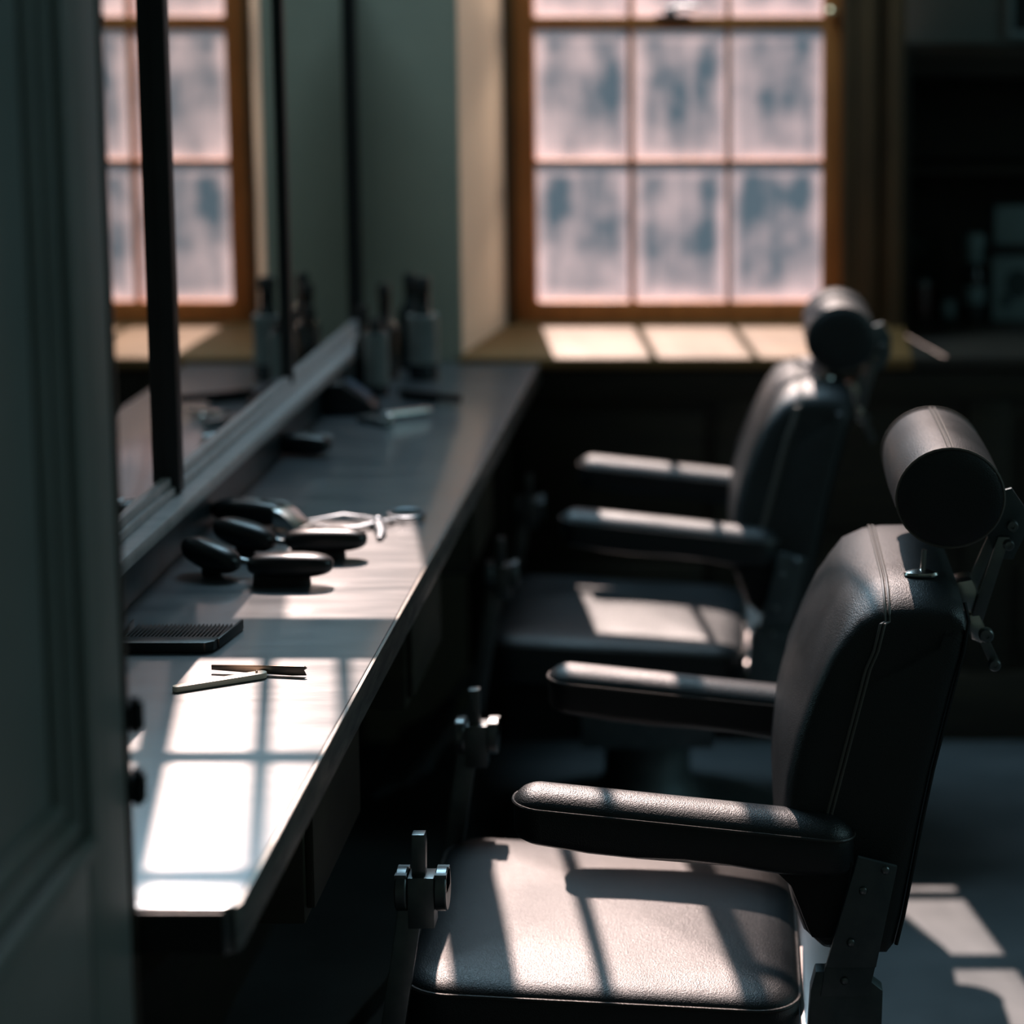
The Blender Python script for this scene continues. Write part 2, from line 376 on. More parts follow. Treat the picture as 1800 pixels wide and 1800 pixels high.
# added unseen window, lower light and divided upper lights, casts counter sun patches
w3 = empty('added_window_3', (-1.16, WY, 2.80)); struct(w3)
for a in [(-.84, -.779, 2.80, 3.44), (-.787, -.779, 3.44, 4.55), (-1.24, -.779, 3.44, 3.62), (-1.185, -1.148, 3.62, 4.55), (-1.061, -1.043, 3.62, 4.55), (-.969, -.952, 3.62, 4.55), (-.880, -.864, 3.62, 4.55), (-1.24, -1.232, 2.80, 4.55)]:
    ybox('glazing_bar', M_WINDARK, w3, (a[0], a[1], WY - .01, WY + .01, a[2], a[3]), .002)
for z in (4.0, 4.352): ybox('glazing_bar', M_WINDARK, w3, (-1.24, -.779, WY - .009, WY + .009, z, z + .024), .002)
for a in [(-1.03, -.84, 2.80, 3.44), (-1.232, -1.185, 3.62, 4.55)] + [(x, y, z, zz) for x, y in ((-1.148, -1.061), (-1.043, -.969), (-.952, -.880), (-.864, -.787)) for z, zz in ((3.62, 4.0), (4.024, 4.352), (4.376, 4.55))]:
    ybox('pane', M_CLEAR, w3, (a[0] - .001, a[1] + .001, WY - .002, WY + .002, a[2] - .001, a[3] + .001), 0, smooth=False)
ybox('frosted_pane', M_FROST, w3, (-1.232, -1.03, WY - .002, WY + .002, 2.80, 3.44), 0, smooth=False)

# architrave and the dark niche right of the window
tr = empty('trim_5', (.264, 5.2, .876)); struct(tr)
ybox('board', M_WINDARK, tr, (.264, .374, 5.15, 5.24, .873, 2.33), .005)
ybox('bead', M_WINDARK, tr, (.29, .308, 5.138, 5.15, .873, 2.33), .004)
ybox('bead', M_WINDARK, tr, (.34, .370, 5.126, 5.15, .873, 2.33), .006)
ni = empty('wall_niche', (.39, 5.4, .876)); struct(ni)
ybox('back_panel', M_DARKWOOD, ni, (.388, 3.0, 5.78, 5.80, .875, 1.54))
ybox('side_panel', M_DARKWOOD, ni, (.376, .392, 5.24, 5.78, .875, 1.54))
ybox('header', M_DARKWOOD, ni, (.386, 3.0, 5.34, 5.45, 1.462, 1.54), .006)
ybox('header_bead', M_DARKWOOD, ni, (.388, 3.0, 5.325, 5.34, 1.50, 1.53), .005)
ybox('top_panel', M_DARKWOOD, ni, (.388, 3.0, 5.45, 5.80, 1.535, 1.56))
ybox('shelf', M_DARKWOOD, ni, (.402, 3.0, 5.52, 5.78, 1.22, 1.24), .003)

# door_1 : panelled door on the left, seen along its face
d = empty('door_1', (-.54, 1.87, 0)); struct(d)
DX = -.52
ybox('core', M_DOOR, d, (-.556, -.532, 1.02, 1.86, .02, 2.1), .001)
ybox('stile', M_DOOR, d, (-.558, DX, 1.745, 1.858, .02, 2.1), .004)
ybox('stile', M_DOOR, d, (-.558, DX, 1.02, 1.13, .02, 2.1), .004)
ybox('rail', M_DOOR, d, (-.558, DX - .0005, 1.13, 1.745, .80, .968), .004)
ybox('rail', M_DOOR, d, (-.558, DX - .0005, 1.13, 1.745, .02, .22), .004)
ybox('rail', M_DOOR, d, (-.558, DX - .0005, 1.13, 1.745, 1.96, 2.1), .004)
for (z0, z1) in ((.968, 1.96), (.22, .80)):
    for w_, x_ in ((.0, DX + .004), (.022, DX - .003), (.042, DX - .008)):
        a0, a1, c0, c1 = 1.13 + w_, 1.745 - w_, z0 + w_, z1 - w_
        b = bmesh.new(); rr = .011
        tube(b, [(x_ - .006, a1 - .004, c0), (x_ - .006, a1 - .004, c1)], rr, 10)
        tube(b, [(x_ - .006, a0 + .004, c0), (x_ - .006, a0 + .004, c1)], rr, 10)
        tube(b, [(x_ - .006, a0, c0 + .004), (x_ - .006, a1, c0 + .004)], rr, 10)
        tube(b, [(x_ - .006, a0, c1 - .004), (x_ - .006, a1, c1 - .004)], rr, 10)
        obj('moulding', b, M_DOOR, d)
ybox('edge_strip', M_DOOREDGE, d, (-.560, DX + .001, 1.858, 1.872, .02, 2.1), .002)
for z in (1.036, .972):
    b = bmesh.new(); tube(b, [(-.516, 1.878, z - .012), (-.516, 1.878, z + .012)], .0075, 12); tube(b, [(-.516, 1.878, z - .016), (-.516, 1.878, z + .016)], .004, 10)
    box(b, -.530, -.518, 1.86, 1.876, z - .011, z + .011)
    obj('hinge', b, M_BLACKPLASTIC, d)
# wall that the door stands in line with, left of the camera
struct(ybox('wall_side', M_PLASTER, None, (-.95, -.56, -1.6, 1.0, 0, 2.1), 0))

# ------------------------------------------------------------------ mirror and its ledge
mr = tag(empty('wall_mirror', (-.82, 3.5, .94)), 'tall black framed mirror in sections standing on the ledge behind the counter', 'mirror')
for y0, y1 in ((2.02, 3.17), (3.20, 4.04), (4.062, 4.775)):
    ybox('mirror_glass', M_MIRROR, mr, (-.822, -.815, y0 - .005, y1 + .005, .965, 1.72), 0, smooth=False)
for x0, x1, y0, y1 in ((-.834, -.796, 3.17, 3.20), (-.829, -.805, 4.04, 4.062), (-.834, -.801, 4.775, 4.805), (-.834, -.798, 1.99, 2.025)):
    ybox('post', M_FRAMEBLACK, mr, (x0, x1, y0, y1, .945, 1.73), .002)
ybox('rail', M_LEDGE, mr, (-.834, -.808, 2.0, 4.80, .955, .968), .002)
ybox('rail', M_LEDGE, mr, (-.834, -.802, 2.0, 4.80, .942, .955), .003)
ybox('rail', M_FRAMEBLACK, mr, (-.834, -.80, 1.99, 4.81, 1.72, 1.74), .003)
lg = tag(empty('mirror_ledge', (-.8, 3.4, .93)), 'pale painted ledge running under the mirror above the dark splashback', 'ledge')
ybox('ledge_board', M_LEDGE, lg, (-.8345, -.776, 1.92, 4.895, .922, .942), .004)
ybox('splashback', M_SPLASH, lg, (-.8345, -.792, 1.92, 4.895, .8605, .922), .002)

# ------------------------------------------------------------------ counter
ct = tag(empty('counter', (-.6, 3.3, .816)), 'long dark narrow counter with a worn metal edge below the mirror', 'counter')
b = bmesh.new(); prism_z(b, [(-.834, 1.886), (-.447, 1.886), (-.439, 1.894), (-.439, 4.898), (-.834, 4.898)], .816, .86)
obj('worktop', b, M_COUNTER, ct, bevel=.0015)
b = bmesh.new(); prism_z(b, [(-.4388, 1.888), (-.4345, 1.896), (-.4345, 4.896), (-.4388, 4.896)], .817, .8595)
obj('edge_strip', b, M_EDGE, ct, bevel=.001)
ybox('end_panel', M_FRAMEBLACK, ct, (-.83, -.448, 1.882, 1.886, .818, .857), .001)
for y0, y1 in ((2.5, 2.84), (3.3, 3.64), (4.1, 4.44)):
    dr = ybox('drawer_box', M_DRAWER, ct, (-.82, -.5, y0, y1, .585, .816), .004)
    ybox('drawer_front', M_DRAWER, dr, (-.5, -.49, y0 + .01, y1 - .01, .60, .80), .003)
for y in (2.0, 3.0, 3.9, 4.7):
    b = bmesh.new(); a = [(-.83, .816), (-.50, .816), (-.50, .79), (-.80, .50), (-.83, .50)]; prism_y(b, a, y, y + .03)
    obj('bracket', b, M_DARKWOOD, ct, bevel=.003)

# ------------------------------------------------------------------ barber chairs
def make_chair(name, label, dx=0, dy=0, dz=0, hz=0):
    D = Vector((dx, dy, dz)); O = Vector((-.12 + dx, 2.845 + dy, 0))
    root = tag(empty(name, O), label, 'chair', None)
    def P(nm, bm, m, parent=None, move=True, **k):
        if move: bmesh.ops.translate(bm, verts=bm.verts, vec=D)
        return obj(nm, bm, m, parent or root, **k)
    YC = 2.845
    # seat cushion
    cx, lx, ly = -.168, .48, .50
    sh = lambda x: -.055 * (x - cx)
    rings = []
    for ins, z in ((.012, .368), (0, .376), (-.002, .41), (-.001, .443), (.001, .449), (.008, .455), (.022, .4605), (.045, .4645), (.08, .468), (.13, .471), (.18, .473), (.215, .474)):
        rings.append([(x, y, z + sh(x)) for x, y in rrect(cx, YC, lx - 2 * ins, ly - 2 * ins, max(.055 - ins, .02))])
    b = bmesh.new(); loft(b, rings); seat = P('seat', b, M_LEATHER)
    P('piping', TUBE([(x, y, .446 + sh(x)) for x, y in rrect(cx, YC, lx + .004, ly + .004, .057)], .0026, 6, closed=True), M_PIPING, seat)
    # backrest
    prof = [(.10, .520), (.078, .540), (.064, .575), (.055, .62), (.053, .67), (.058, .72), (.070, .77), (.088, .82), (.108, .865), (.126, .90), (.144, .925), (.166, .9385),
            (.19, .9425), (.225, .943), (.252, .940), (.268, .928), (.273, .905), (.267, .87), (.256, .83), (.243, .78), (.230, .73), (.217, .67), (.205, .61), (.195, .56), (.186, .525), (.176, .513), (.14, .512)]
    pc = Vector((sum(p[0] for p in prof) / len(prof), sum(p[1] for p in prof) / len(prof)))
    def hw(z): return .268 - max(0, z - .52) / .42 * .062
    def bp(i, u, ins=0):
        x, z = prof[i]; n = len(prof)
        t = Vector(prof[(i + 1) % n]) - Vector(prof[i - 1]); nn = Vector((-t.y, t.x)).normalized()   # outward for this winding
        if nn.dot(Vector(prof[i]) - pc) < 0: nn = -nn
        x2, z2 = x - nn.x * ins, z - nn.y * ins
        au = abs(u)
        top = max(0, (z - .86) / .08)
        if au > .62: z2 -= .030 * min(1, top) * ((au - .62) / .38) ** 2
        if x < .15: x2 -= .012 * (1 - au ** 2)
        return (x2, YC - .012 * 0 + u * hw(z), z2)
    us = [(-1, .030), (-1, .018), (-.994, .010), (-.975, .003), (-.94, 0), (-.86, 0), (-.75, 0), (-.6, 0), (-.4, 0), (-.2, 0), (0, 0)]
    us = us + [(-u, i_) for u, i_ in us[-2::-1]]
    b = bmesh.new(); loft(b, [[bp(i, u, ins) for i in range(len(prof))] for u, ins in us])
    back = P('backrest', b, M_LEATHER)
    # twin seam across the top and down both sides
    def seam(off):
        pts = []
        for s_ in (-1, 1):
            side = []
            for k, (zz, f) in enumerate(((.62, .0), (.70, .0), (.78, 0), (.85, 0), (.895, 0), (.925, 0))):
                x = .088 + (zz - .62) * .27 + off; side.append((x, YC + s_ * (hw(zz) + .0005), zz))
            if s_ < 0: pts += side
            else: keep = side
        pts[-1] = (.168 + off, YC - hw(.92) * .998, .903)
        pts[-2] = (.160 + off, YC - hw(.88) - .0006, .872)
        for u in (-.985, -.96, -.9, -.8, -.65, -.4, -.2, 0, .2, .4, .65, .8, .9, .96, .985):
            ins = .010 if abs(u) > .98 else (.002 if abs(u) > .95 else 0)
            z = .9425 - ins - .0005; au = abs(u)
            if au > .62: z -= .030 * ((au - .62) / .38) ** 2
            pts.append((.174 + off, YC + u * hw(.9425), z))
        keep[-1] = (.168 + off, YC + hw(.92) * .998, .903); keep[-2] = (.160 + off, YC + hw(.88) + .0006, .872)
        return pts + keep[::-1]
    b = bmesh.new(); tube(b, seam(0), .0019, 6); tube(b, seam(.0052), .0019, 6)
    P('piping', b, M_SEAM, back)
    for s_ in (-1, 1):
        P('edge_piping', TUBE([(x + .0005, YC + s_ * (hw(z) - .006), z) for x, z in prof[15:25]], .0026, 6), M_DARKLEATHER, back)
    # headrest roll
    hc = Vector((.256, YC, 1.041 + hz)); R = .0655
    pr = [(.02, -.147), (.045, -.1465), (.058, -.1445), (.0635, -.1415), (R * .995, -.136), (R * 1.01, -.12), (R * 1.035, -.08), (R * 1.045, 0), (R * 1.035, .08), (R * 1.01, .12), (R * .995, .136), (.0635, .1415), (.058, .1445), (.045, .1465), (.02, .147)]
    b = LATHE(pr, hc, 'Y', 48)
    for v in b.verts: v.co.z = hc.z + (v.co.z - hc.z) * .93
    hr = P('headrest', b, M_LEATHER)
    b = bmesh.new()
    for s_ in (-1, 1):
        tube(b, [(hc.x + R * 1.0 * math.cos(t), hc.y + s_ * .139, hc.z + R * .93 * math.sin(t)) for t in [2 * math.pi * k / 40 for k in range(40)]], .0022, 6, closed=True)
    for off in (-.0028, .0028):
        tube(b, [(hc.x + off, hc.y + y, hc.z + r * .93 + .0002) for r, y in [(R * 1.0, -.137), (R * 1.01, -.12), (R * 1.035, -.08), (R * 1.045, 0), (R * 1.035, .08), (R * 1.01, .12), (R, .137)]], .0018, 6)
    P('piping', b, M_SEAM, hr)
    # oval ferrule and pin on top of the back
    b = LATHE([(.020, 0), (.0215, .002), (.020, .005), (.010, .008), (.001, .009)], (.222, YC - .13, .942), 'Z', 24)
    for v in b.verts: v.co.y = YC - .13 + (v.co.y - (YC - .13)) * .55
    fe = P('ferrule', b, M_CHROME)
    P('pin', TUBE([(.224, YC - .13, .948), (.226, YC - .13, .975)], .0035, 8), M_CHROME, fe)
    # bracket behind the headrest
    yb = YC - .10
    b = bmesh.new(); prism_y(b, [(.300, 1.035), (.335, 1.045), (.352, 1.020), (.352, .985), (.338, .955), (.318, .955), (.306, .985)], yb, yb + .006)
    br = P('headrest_bracket', b, M_DULLSTEEL, bevel=.001)
    b = bmesh.new(); prism_y(b, [(.318, .985), (.333, .985), (.298, .868), (.282, .868)], yb - .008, yb - .003); P('bar', b, M_STEEL, br, bevel=.001)
    b = bmesh.new(); prism_y(b, [(.316, .982), (.330, .982), (.290, .880), (.277, .890)], yb + .05, yb + .055); P('bar', b, M_STEEL, br, bevel=.001)
    for px_, pz_, r_ in ((.335, 1.0, .0075), (.331, .976, .0068), (.305, .862, .0095), (.316, .824, .0078)):
        P('screw', LATHE([(r_, 0), (r_, -.006), (r_ * .8, -.009), (r_ * .35, -.0092), (r_ * .3, -.0075), (.0005, -.0075)], (px_, yb - .008, pz_), 'Y', 18), M_STEEL, br)
    b = bmesh.new(); prism_y(b, [(.262, .925), (.288, .930), (.300, .905), (.290, .885), (.272, .892)], yb - .002, yb + .045); P('clamp', b, M_CHROME, br, bevel=.003)
    b = bmesh.new(); prism_y(b, [(.280, .885), (.297, .887), (.306, .868), (.300, .850), (.286, .856)], yb - .010, yb + .04); P('clamp', b, M_CHROME, br, bevel=.003)
    b = bmesh.new(); prism_y(b, [(.293, .862), (.306, .862), (.323, .826), (.312, .820)], yb - .008, yb); P('lever', b, M_STEEL, br, bevel=.001)
    # arms
    for s_ in (-1, 1):
        yc = YC + s_ * .2475
        sh2 = lambda x: -.108 * (x + .065)
        rings = []
        ax, al, aw = -.066, .404, .074
        for ins, z in ((.010, .6325), (.003, .637), (0, .645), (0, .670), (.001, .681), (.004, .6865), (.010, .6925), (.018, .697), (.026, .6995), (.032, .7003)):
            w_ = aw - 2 * ins
            rings.append([(x, y, z + sh2(x) - (.0025 * math.sin((x + .2) * 30) if z < .64 else 0)) for x, y in rrect(ax, yc, al - 2 * ins, w_, max(.034 - ins, .006))])
        b = bmesh.new(); loft(b, rings)
        arm = P('armrest', b, M_LEATHER)
        P('piping', TUBE([(x, y, .6805 + sh2(x)) for x, y in rrect(ax, yc, al + .001, aw + .001, .0345)], .0019, 6, closed=True), M_PIPING, arm)
        b = bmesh.new(); prism_y(b, [(.02, .64), (.135, .632), (.13, .60), (.112, .535), (.085, .535), (.06, .60)], yc - .022, yc + .025); P('arm_support', b, M_DARKLEATHER, arm, bevel=.006)
        # steel side plate with screws
        yp = YC + s_ * .2905; q = 1 if s_ < 0 else -1
        b = bmesh.new(); prism_y(b, [(.139, .645), (.185, .633), (.161, .509), (.1015, .509)], yp, yp + .007 * q); pl = P('side_plate', b, M_DULLSTEEL, bevel=.001)
        b = bmesh.new(); prism_y(b, [(.1015, .509), (.161, .509), (.153, .470), (.096, .470)], yp + .0065 * q, yp + .014 * q); P('lower_plate', b, M_DULLSTEEL, pl, bevel=.001)
        for px_, pz_ in ((.171, .629), (.145, .604), (.131, .540), (.124, .490)):
            P('screw', LATHE([(.0052, 0), (.005, -.002 * q), (.0035, -.0035 * q), (.0005, -.004 * q)], (px_, yp + (.007 * q if pz_ < .5 else 0), pz_), 'Y', 14), M_STEEL, pl)
        b = bmesh.new(); prism_y(b, [(.074, .30), (.084, .476), (.090, .500), (.104, .500), (.103, .482), (.153, .474), (.153, .490), (.170, .476), (.166, .30)], yp + .009 * q, yp + .034 * q); P('bracket', b, M_DULLSTEEL, bevel=.002)
        # leg-rest post: bar, hinge block, barrels and square finial
        yq = YC + s_ * .282
        b = bmesh.new(); prism_y(b, [(-.399, .60), (-.370, .60), (-.412, .34), (-.440, .34)], yq - .007, yq + .007); po = P('legrest_arm', b, M_STEEL, bevel=.0015)
        b = bmesh.new(); box(b, -.389, -.358, yq - .016, yq + .016, .560, .622); P('hinge_block', b, M_STEEL, po, bevel=.001)
        b = bmesh.new(); prism_y(b, [(-.385, .618), (-.369, .618), (-.368, .66), (-.369, .672), (-.384, .672), (-.3845, .655)], yq - .008, yq + .008); P('finial', b, M_STEEL, po, bevel=.001)
        for x0, x1 in ((-.4035, -.390), (-.357, -.343)):
            b = bmesh.new(); lathe(b, [(.024, x0), (.0255, x0 + .0015), (.0255, x1 - .0015), (.024, x1)], (0, yq, .603), 'X', 24); box(b, x0, x1, yq - .017, yq + .017, .603, .626)
            P('hinge_barrel', b, M_STEEL, po)
    # frame under the cushion, footrest, pedestal
    P('seat_frame', BX(-.375, .06, YC - .215, YC + .215, .262, .372), M_FRAMEBLACK, bevel=.006)
    for s_ in (-1, 1):
        P('side_panel', BX(-.235, .015, YC + s_ * .225 - .006, YC + s_ * .225 + .006, .252, .342), M_DULLSTEEL, bevel=.002)
    for s_ in (-1, 1):
        b = bmesh.new(); prism_y(b, [(-.437, .345), (-.415, .345), (-.56, .17), (-.585, .17)], YC + s_ * .20 - .007, YC + s_ * .20 + .007); P('footrest_link', b, M_STEEL, bevel=.001)
        P('cross_bar', TUBE([(-.426, YC + s_ * .20, .345), (-.426, YC + s_ * .285, .35)], .008, 10), M_STEEL)
    b = bmesh.new(); prism_y(b, [(-.64, .15), (-.63, .14), (-.52, .20), (-.53, .21)], YC - .2, YC + .2); P('footrest', b, M_DULLSTEEL, bevel=.002)
    b = LATHE([(.0, 0), (.29, 0), (.295, .012), (.28, .025), (.20, .04), (.12, .06), (.10, .09), (.085, .12), (.085, .31 + dz)], (O.x, O.y, 0.0), 'Z', 40)
    P('pedestal', b, M_DULLSTEEL, move=False)
    P('rear_rail', BX(.074, .135, YC - .262, YC + .262, .408, .420), M_RAIL, bevel=.004)
    return root
make_chair('barber_chair', 'nearest black leather barber chair with cylindrical headrest, steel side plate in focus')
make_chair('barber_chair', 'farther black leather barber chair, out of focus, between the near chair and the window', -.064, 1.53, -.012, -.022)

# ------------------------------------------------------------------ tools on the counter
T = .86
# straight razor
rz = tag(empty('straight_razor', (-.57, 2.55, T)), 'open straight razor with a pale handle lying on the counter before the comb', 'razor')
def bar_xy(bm, p0, p1, w0, w1, z0, z1, n=8, seg=6):
    p0 = Vector(p0); p1 = Vector(p1); t = (p1 - p0).normalized(); s = Vector((-t.y, t.x)); pts = []
    for k in range(seg + 1):
        a = math.pi / 2 + math.pi * k / seg; q = p0 + t * (w0 * math.cos(a)) + s * (w0 * math.sin(a)); pts.append((q.x, q.y))
    for k in range(seg + 1):
        a = -math.pi / 2 + math.pi * k / seg; q = p1 + t * (w1 * math.cos(a)) + s * (w1 * math.sin(a)); pts.append((q.x, q.y))
    prism_z(bm, pts, z0, z1)
b = bmesh.new(); bar_xy(b, (-.640, 2.507), (-.556, 2.560), .0055, .0075, T + .0005, T + .0075); obj('handle', b, M_IVORY, rz, bevel=.0015)
b = bmesh.new(); prism_y(b, [(-.618, T + .004), (-.618, T + .010), (-.56, T + .012), (-.505, T + .013), (-.502, T + .0105), (-.506, T + .008), (-.503, T + .002), (-.52, T + .001), (-.56, T + .002)], -.0012, .0012)
bmesh.ops.rotate(b, verts=b.verts, cent=(-.56, 0, T), matrix=Matrix.Rotation(math.radians(-8), 3, 'Z')); bmesh.ops.translate(b, verts=b.verts, vec=(0, 2.572, 0)); obj('blade', b, M_BLADE, rz, bevel=.0004)
obj('pivot_pin', LATHE([(.0015, 0), (.0015, .0095), (.0005, .0102)], (-.560, 2.557, T), 'Z', 10), M_BLADE, rz)

# comb : wide with a thick spine and many teeth
cb = tag(empty('comb', (-.69, 2.70, T)), 'wide black comb with a thick spine lying beside the mirror', 'comb')
b = bmesh.new(); prism_z(b, [(-.750, 2.660), (-.644, 2.660), (-.634, 2.668), (-.632, 2.688), (-.756, 2.688)], T + .0005, T + .0135); obj('spine', b, M_COMB, cb, bevel=.002)
b = bmesh.new()
for k in range(24):
    x = -.751 + k * .0050; L = .078 + .004 * math.sin(k * 1.7) * .3
    vs = box(b, x, x + .0022, 2.687, 2.687 + L, T + .002, T + .011)
    for v in vs:
        if v.co.y > 2.7: v.co.z = T + .004 + (v.co.z - T - .004) * .55; v.co.x = x + .0011 + (v.co.x - x - .0011) * .5
tag(obj('tooth_row', b, M_COMB, cb, smooth=False))
b = bmesh.new(); prism_z(b, [(-.6345, 2.68), (-.631, 2.68), (-.620, 2.765), (-.623, 2.768)], T + .001, T + .013)
obj('end_tooth', b, M_COMB, cb, bevel=.0008)
b = bmesh.new(); prism_z(b, [(-.759, 2.68), (-.755, 2.68), (-.757, 2.768), (-.760, 2.765)], T + .001, T + .013)
obj('end_tooth', b, M_COMB, cb, bevel=.0008)

def egg(bm, c, ax, ay, az, rot=0, n=28, m=14, pw=2.4):
    """superellipsoid-like rounded body"""
    c = Vector(c); rings = []
    def sp(v, e): return math.copysign(abs(v) ** e, v)
    e = 2 / pw
    for j in range(1, m):
        th = math.pi * j / m - math.pi / 2
        ring = []
        for k in range(n):
            a = 2 * math.pi * k / n
            x = ax * sp(math.cos(th), e) * sp(math.cos(a), e); y = ay * sp(math.cos(th), e) * sp(math.sin(a), e); z = az * sp(math.sin(th), e)
            ring.append(c + Matrix.Rotation(rot, 3, 'Z') @ Vector((x, y, z)))
        rings.append(ring)
    loft(bm, rings)
def brush(name, label, lx, ly, rx, ry, group=None):
    """left glossy body, thin metal neck, right oval head over a block of bristles"""
    r = tag(empty(name, ((lx + rx) / 2, (ly + ry) / 2, T)), label, 'brush', group)
    a = math.atan2(ry - ly, rx - lx)
    b = bmesh.new(); egg(b, (lx, ly, T + .029), .050, .024, .0205, a - .18); 
    for v in b.verts: v.co.z += -(v.co.x - lx) * .16
    obj('handle', b, M_BLACKPLASTIC, r)
    obj('handle_foot', BX(lx - .012, lx + .014, ly - .012, ly + .012, T + .0005, T + .02), M_BRISTLE, r, bevel=.004)
    obj('neck', TUBE([(lx + .036, ly - .002, T + .022), (lx + .055, ly - .004, T + .019), (rx - .05, ry + .002, T + .022)], [.006, .0042, .006], 10), M_STEEL, r)
    b = bmesh.new(); egg(b, (rx, ry, T + .028), .058, .023, .0165, .0, pw=2.8); obj('head', b, M_BLACKPLASTIC, r)
    b = bmesh.new(); loft(b, [[(x, y, z) for x, y in rrect(rx - .012, ry, .078 - i, .030 - i, .012)] for z, i in ((T + .0005, .0), (T + .012, .002), (T + .028, .004))])
    obj('bristles', b, M_BRISTLE, r)
    return r
brush('barber_brush', 'nearest of the glossy black brushes, thin metal neck, its head nearest the comb', -.722, 3.035, -.604, 2.985)
brush('barber_brush', 'glossy black two-ended brush lying just behind the nearest brush', -.702, 3.155, -.582, 3.13)

# hair clipper with a metal head (behind the brushes)
def clipper(name, label, x, y, rot, s=1.0, blade=True, parts_mat=M_BLACKPLASTIC):
    r = tag(empty(name, (x, y, T)), label, 'clipper')
    R_ = Matrix.Rotation(rot, 3, 'Z'); Tn = Vector((x, y, T))
    def put(bm):
        for v in bm.verts: v.co = R_ @ (v.co * s) + Tn
        return bm
    b = bmesh.new(); egg(b, (-.02, 0, .022), .062, .024, .0195, pw=2.7)
    for v in b.verts: v.co.y *= 1 - .12 * (v.co.x / .07)
    obj('body', put(b), parts_mat, r)
    if blade:
        b = bmesh.new(); prism_y(b, [(.034, .006), (.034, .034), (.048, .030), (.072, .010), (.072, .005)], -.021, .021); obj('blade_head', put(b), M_CHROME, r, bevel=.001)
        b = bmesh.new()
        for k in range(12): box(b, .068, .080, -.020 + k * .0034, -.0182 + k * .0034, .004, .008)
        obj('blade_teeth', put(b), M_STEEL, r, smooth=False)
    b = bmesh.new(); tube(b, [(-.02, .022, .030), (.0, .027, .034), (.02, .027, .034), (.036, .022, .032)], .003, 8); obj('lever', put(b), M_STEEL, r)
    b = bmesh.new(); box(b, -.03, .0, -.006, .006, .0395, .0425); obj('switch', put(b), M_STEEL, r, bevel=.001)
    return r
clipper('hair_clipper', 'black hair clipper with a shiny metal blade head, behind the two brushes', -.715, 3.325, math.radians(-22))
clipper('hair_clipper', 'small dark clipper with a pale top lying alone against the splashback', -.742, 3.86, math.radians(-18), .95, False)

# pliers-like open scissors
sc = tag(empty('scissors', (-.54, 3.32, T)), 'open steel scissors lying crosswise on the sunlit counter near its front edge', 'scissors')
def spine(bm, pts, r, flat=.45): tube(bm, pts, r, 10, flat=flat)
b = bmesh.new(); spine(b, [(-.645, 3.335, T + .008), (-.60, 3.37, T + .009), (-.565, 3.35, T + .009), (-.54, 3.325, T + .009), (-.527, 3.27, T + .006), (-.524, 3.235, T + .004)], [.0025, .005, .006, .009, .008, .004])
obj('blade', b, M_TOOL, sc)
b = bmesh.new(); spine(b, [(-.645, 3.335, T + .005), (-.60, 3.29, T + .005), (-.565, 3.30, T + .006), (-.54, 3.325, T + .007), (-.52, 3.345, T + .007), (-.505, 3.355, T + .006)], [.0025, .005, .006, .009, .006, .004])
obj('blade', b, M_TOOL, sc)
b = bmesh.new(); tube(b, [(x, y, T + .008) for x, y in ellipse_pts(-.505, 3.375, .026, .030, .3)], .0036, 8, closed=True); obj('finger_ring', b, M_TOOL, sc)
obj('pivot_screw', LATHE([(.007, 0), (.007, .003), (.004, .005), (.001, .0055)], (-.54, 3.325, T + .011), 'Z', 14), M_TOOL, sc)

# far group
r = tag(empty('hair_dryer', (-.745, 4.28, T)), 'dark blunt appliance with a blue sheen beside the far end of the splashback', 'appliance')
b = bmesh.new(); prism_y(b, [(-.79, T + .001), (-.79, T + .058), (-.755, T + .064), (-.695, T + .022), (-.688, T + .001)], 4.24, 4.31); obj('body', b, M_BLACKPLASTIC, r, bevel=.008, seg=3)
b = bmesh.new(); prism_y(b, [(-.752, T + .062), (-.744, T + .063), (-.702, T + .032), (-.71, T + .031)], 4.25, 4.30); obj('top_grip', b, M_CLOTH, r, bevel=.003)
r = tag(empty('safety_razor', (-.66, 4.15, T)), 'small shiny steel shaver head with a bright tip, before the bottles', 'razor')
b = bmesh.new(); prism_z(b, [(-.715, 4.17), (-.655, 4.115), (-.638, 4.13), (-.69, 4.19)], T + .0005, T + .014); obj('body', b, M_STEEL, r, bevel=.004)
obj('tip', LATHE([(.0065, 0), (.0075, .006), (.005, .012), (.001, .0145)], (-.643, 4.118, T + .012), 'Z', 16), M_CHROME, r)
r = tag(empty('steel_comb', (-.62, 4.25, T)), 'slim bright metal bar lying across the far counter behind the shaver head', 'tool')
b = bmesh.new(); tube(b, [(-.665, 4.20, T + .008), (-.60, 4.25, T + .008), (-.585, 4.262, T + .007)], [.0075, .0075, .005], 10); obj('shaft', b, M_CHROME, r)
obj('collar', TUBE([(-.668, 4.198, T + .0085), (-.66, 4.204, T + .0085)], .0085, 12), M_STEEL, r)
r = tag(empty('dressing_brush', (-.61, 4.38, T)), 'long flat dark brush lying crosswise in front of the bottles', 'brush')
b = bmesh.new(); bar_xy(b, (-.66, 4.42), (-.545, 4.345), .014, .008, T + .008, T + .022); obj('back', b, M_BLACKPLASTIC, r, bevel=.003)
b = bmesh.new(); bar_xy(b, (-.655, 4.417), (-.60, 4.383), .010, .009, T + .0005, T + .009); obj('bristles', b, M_BRISTLE, r)

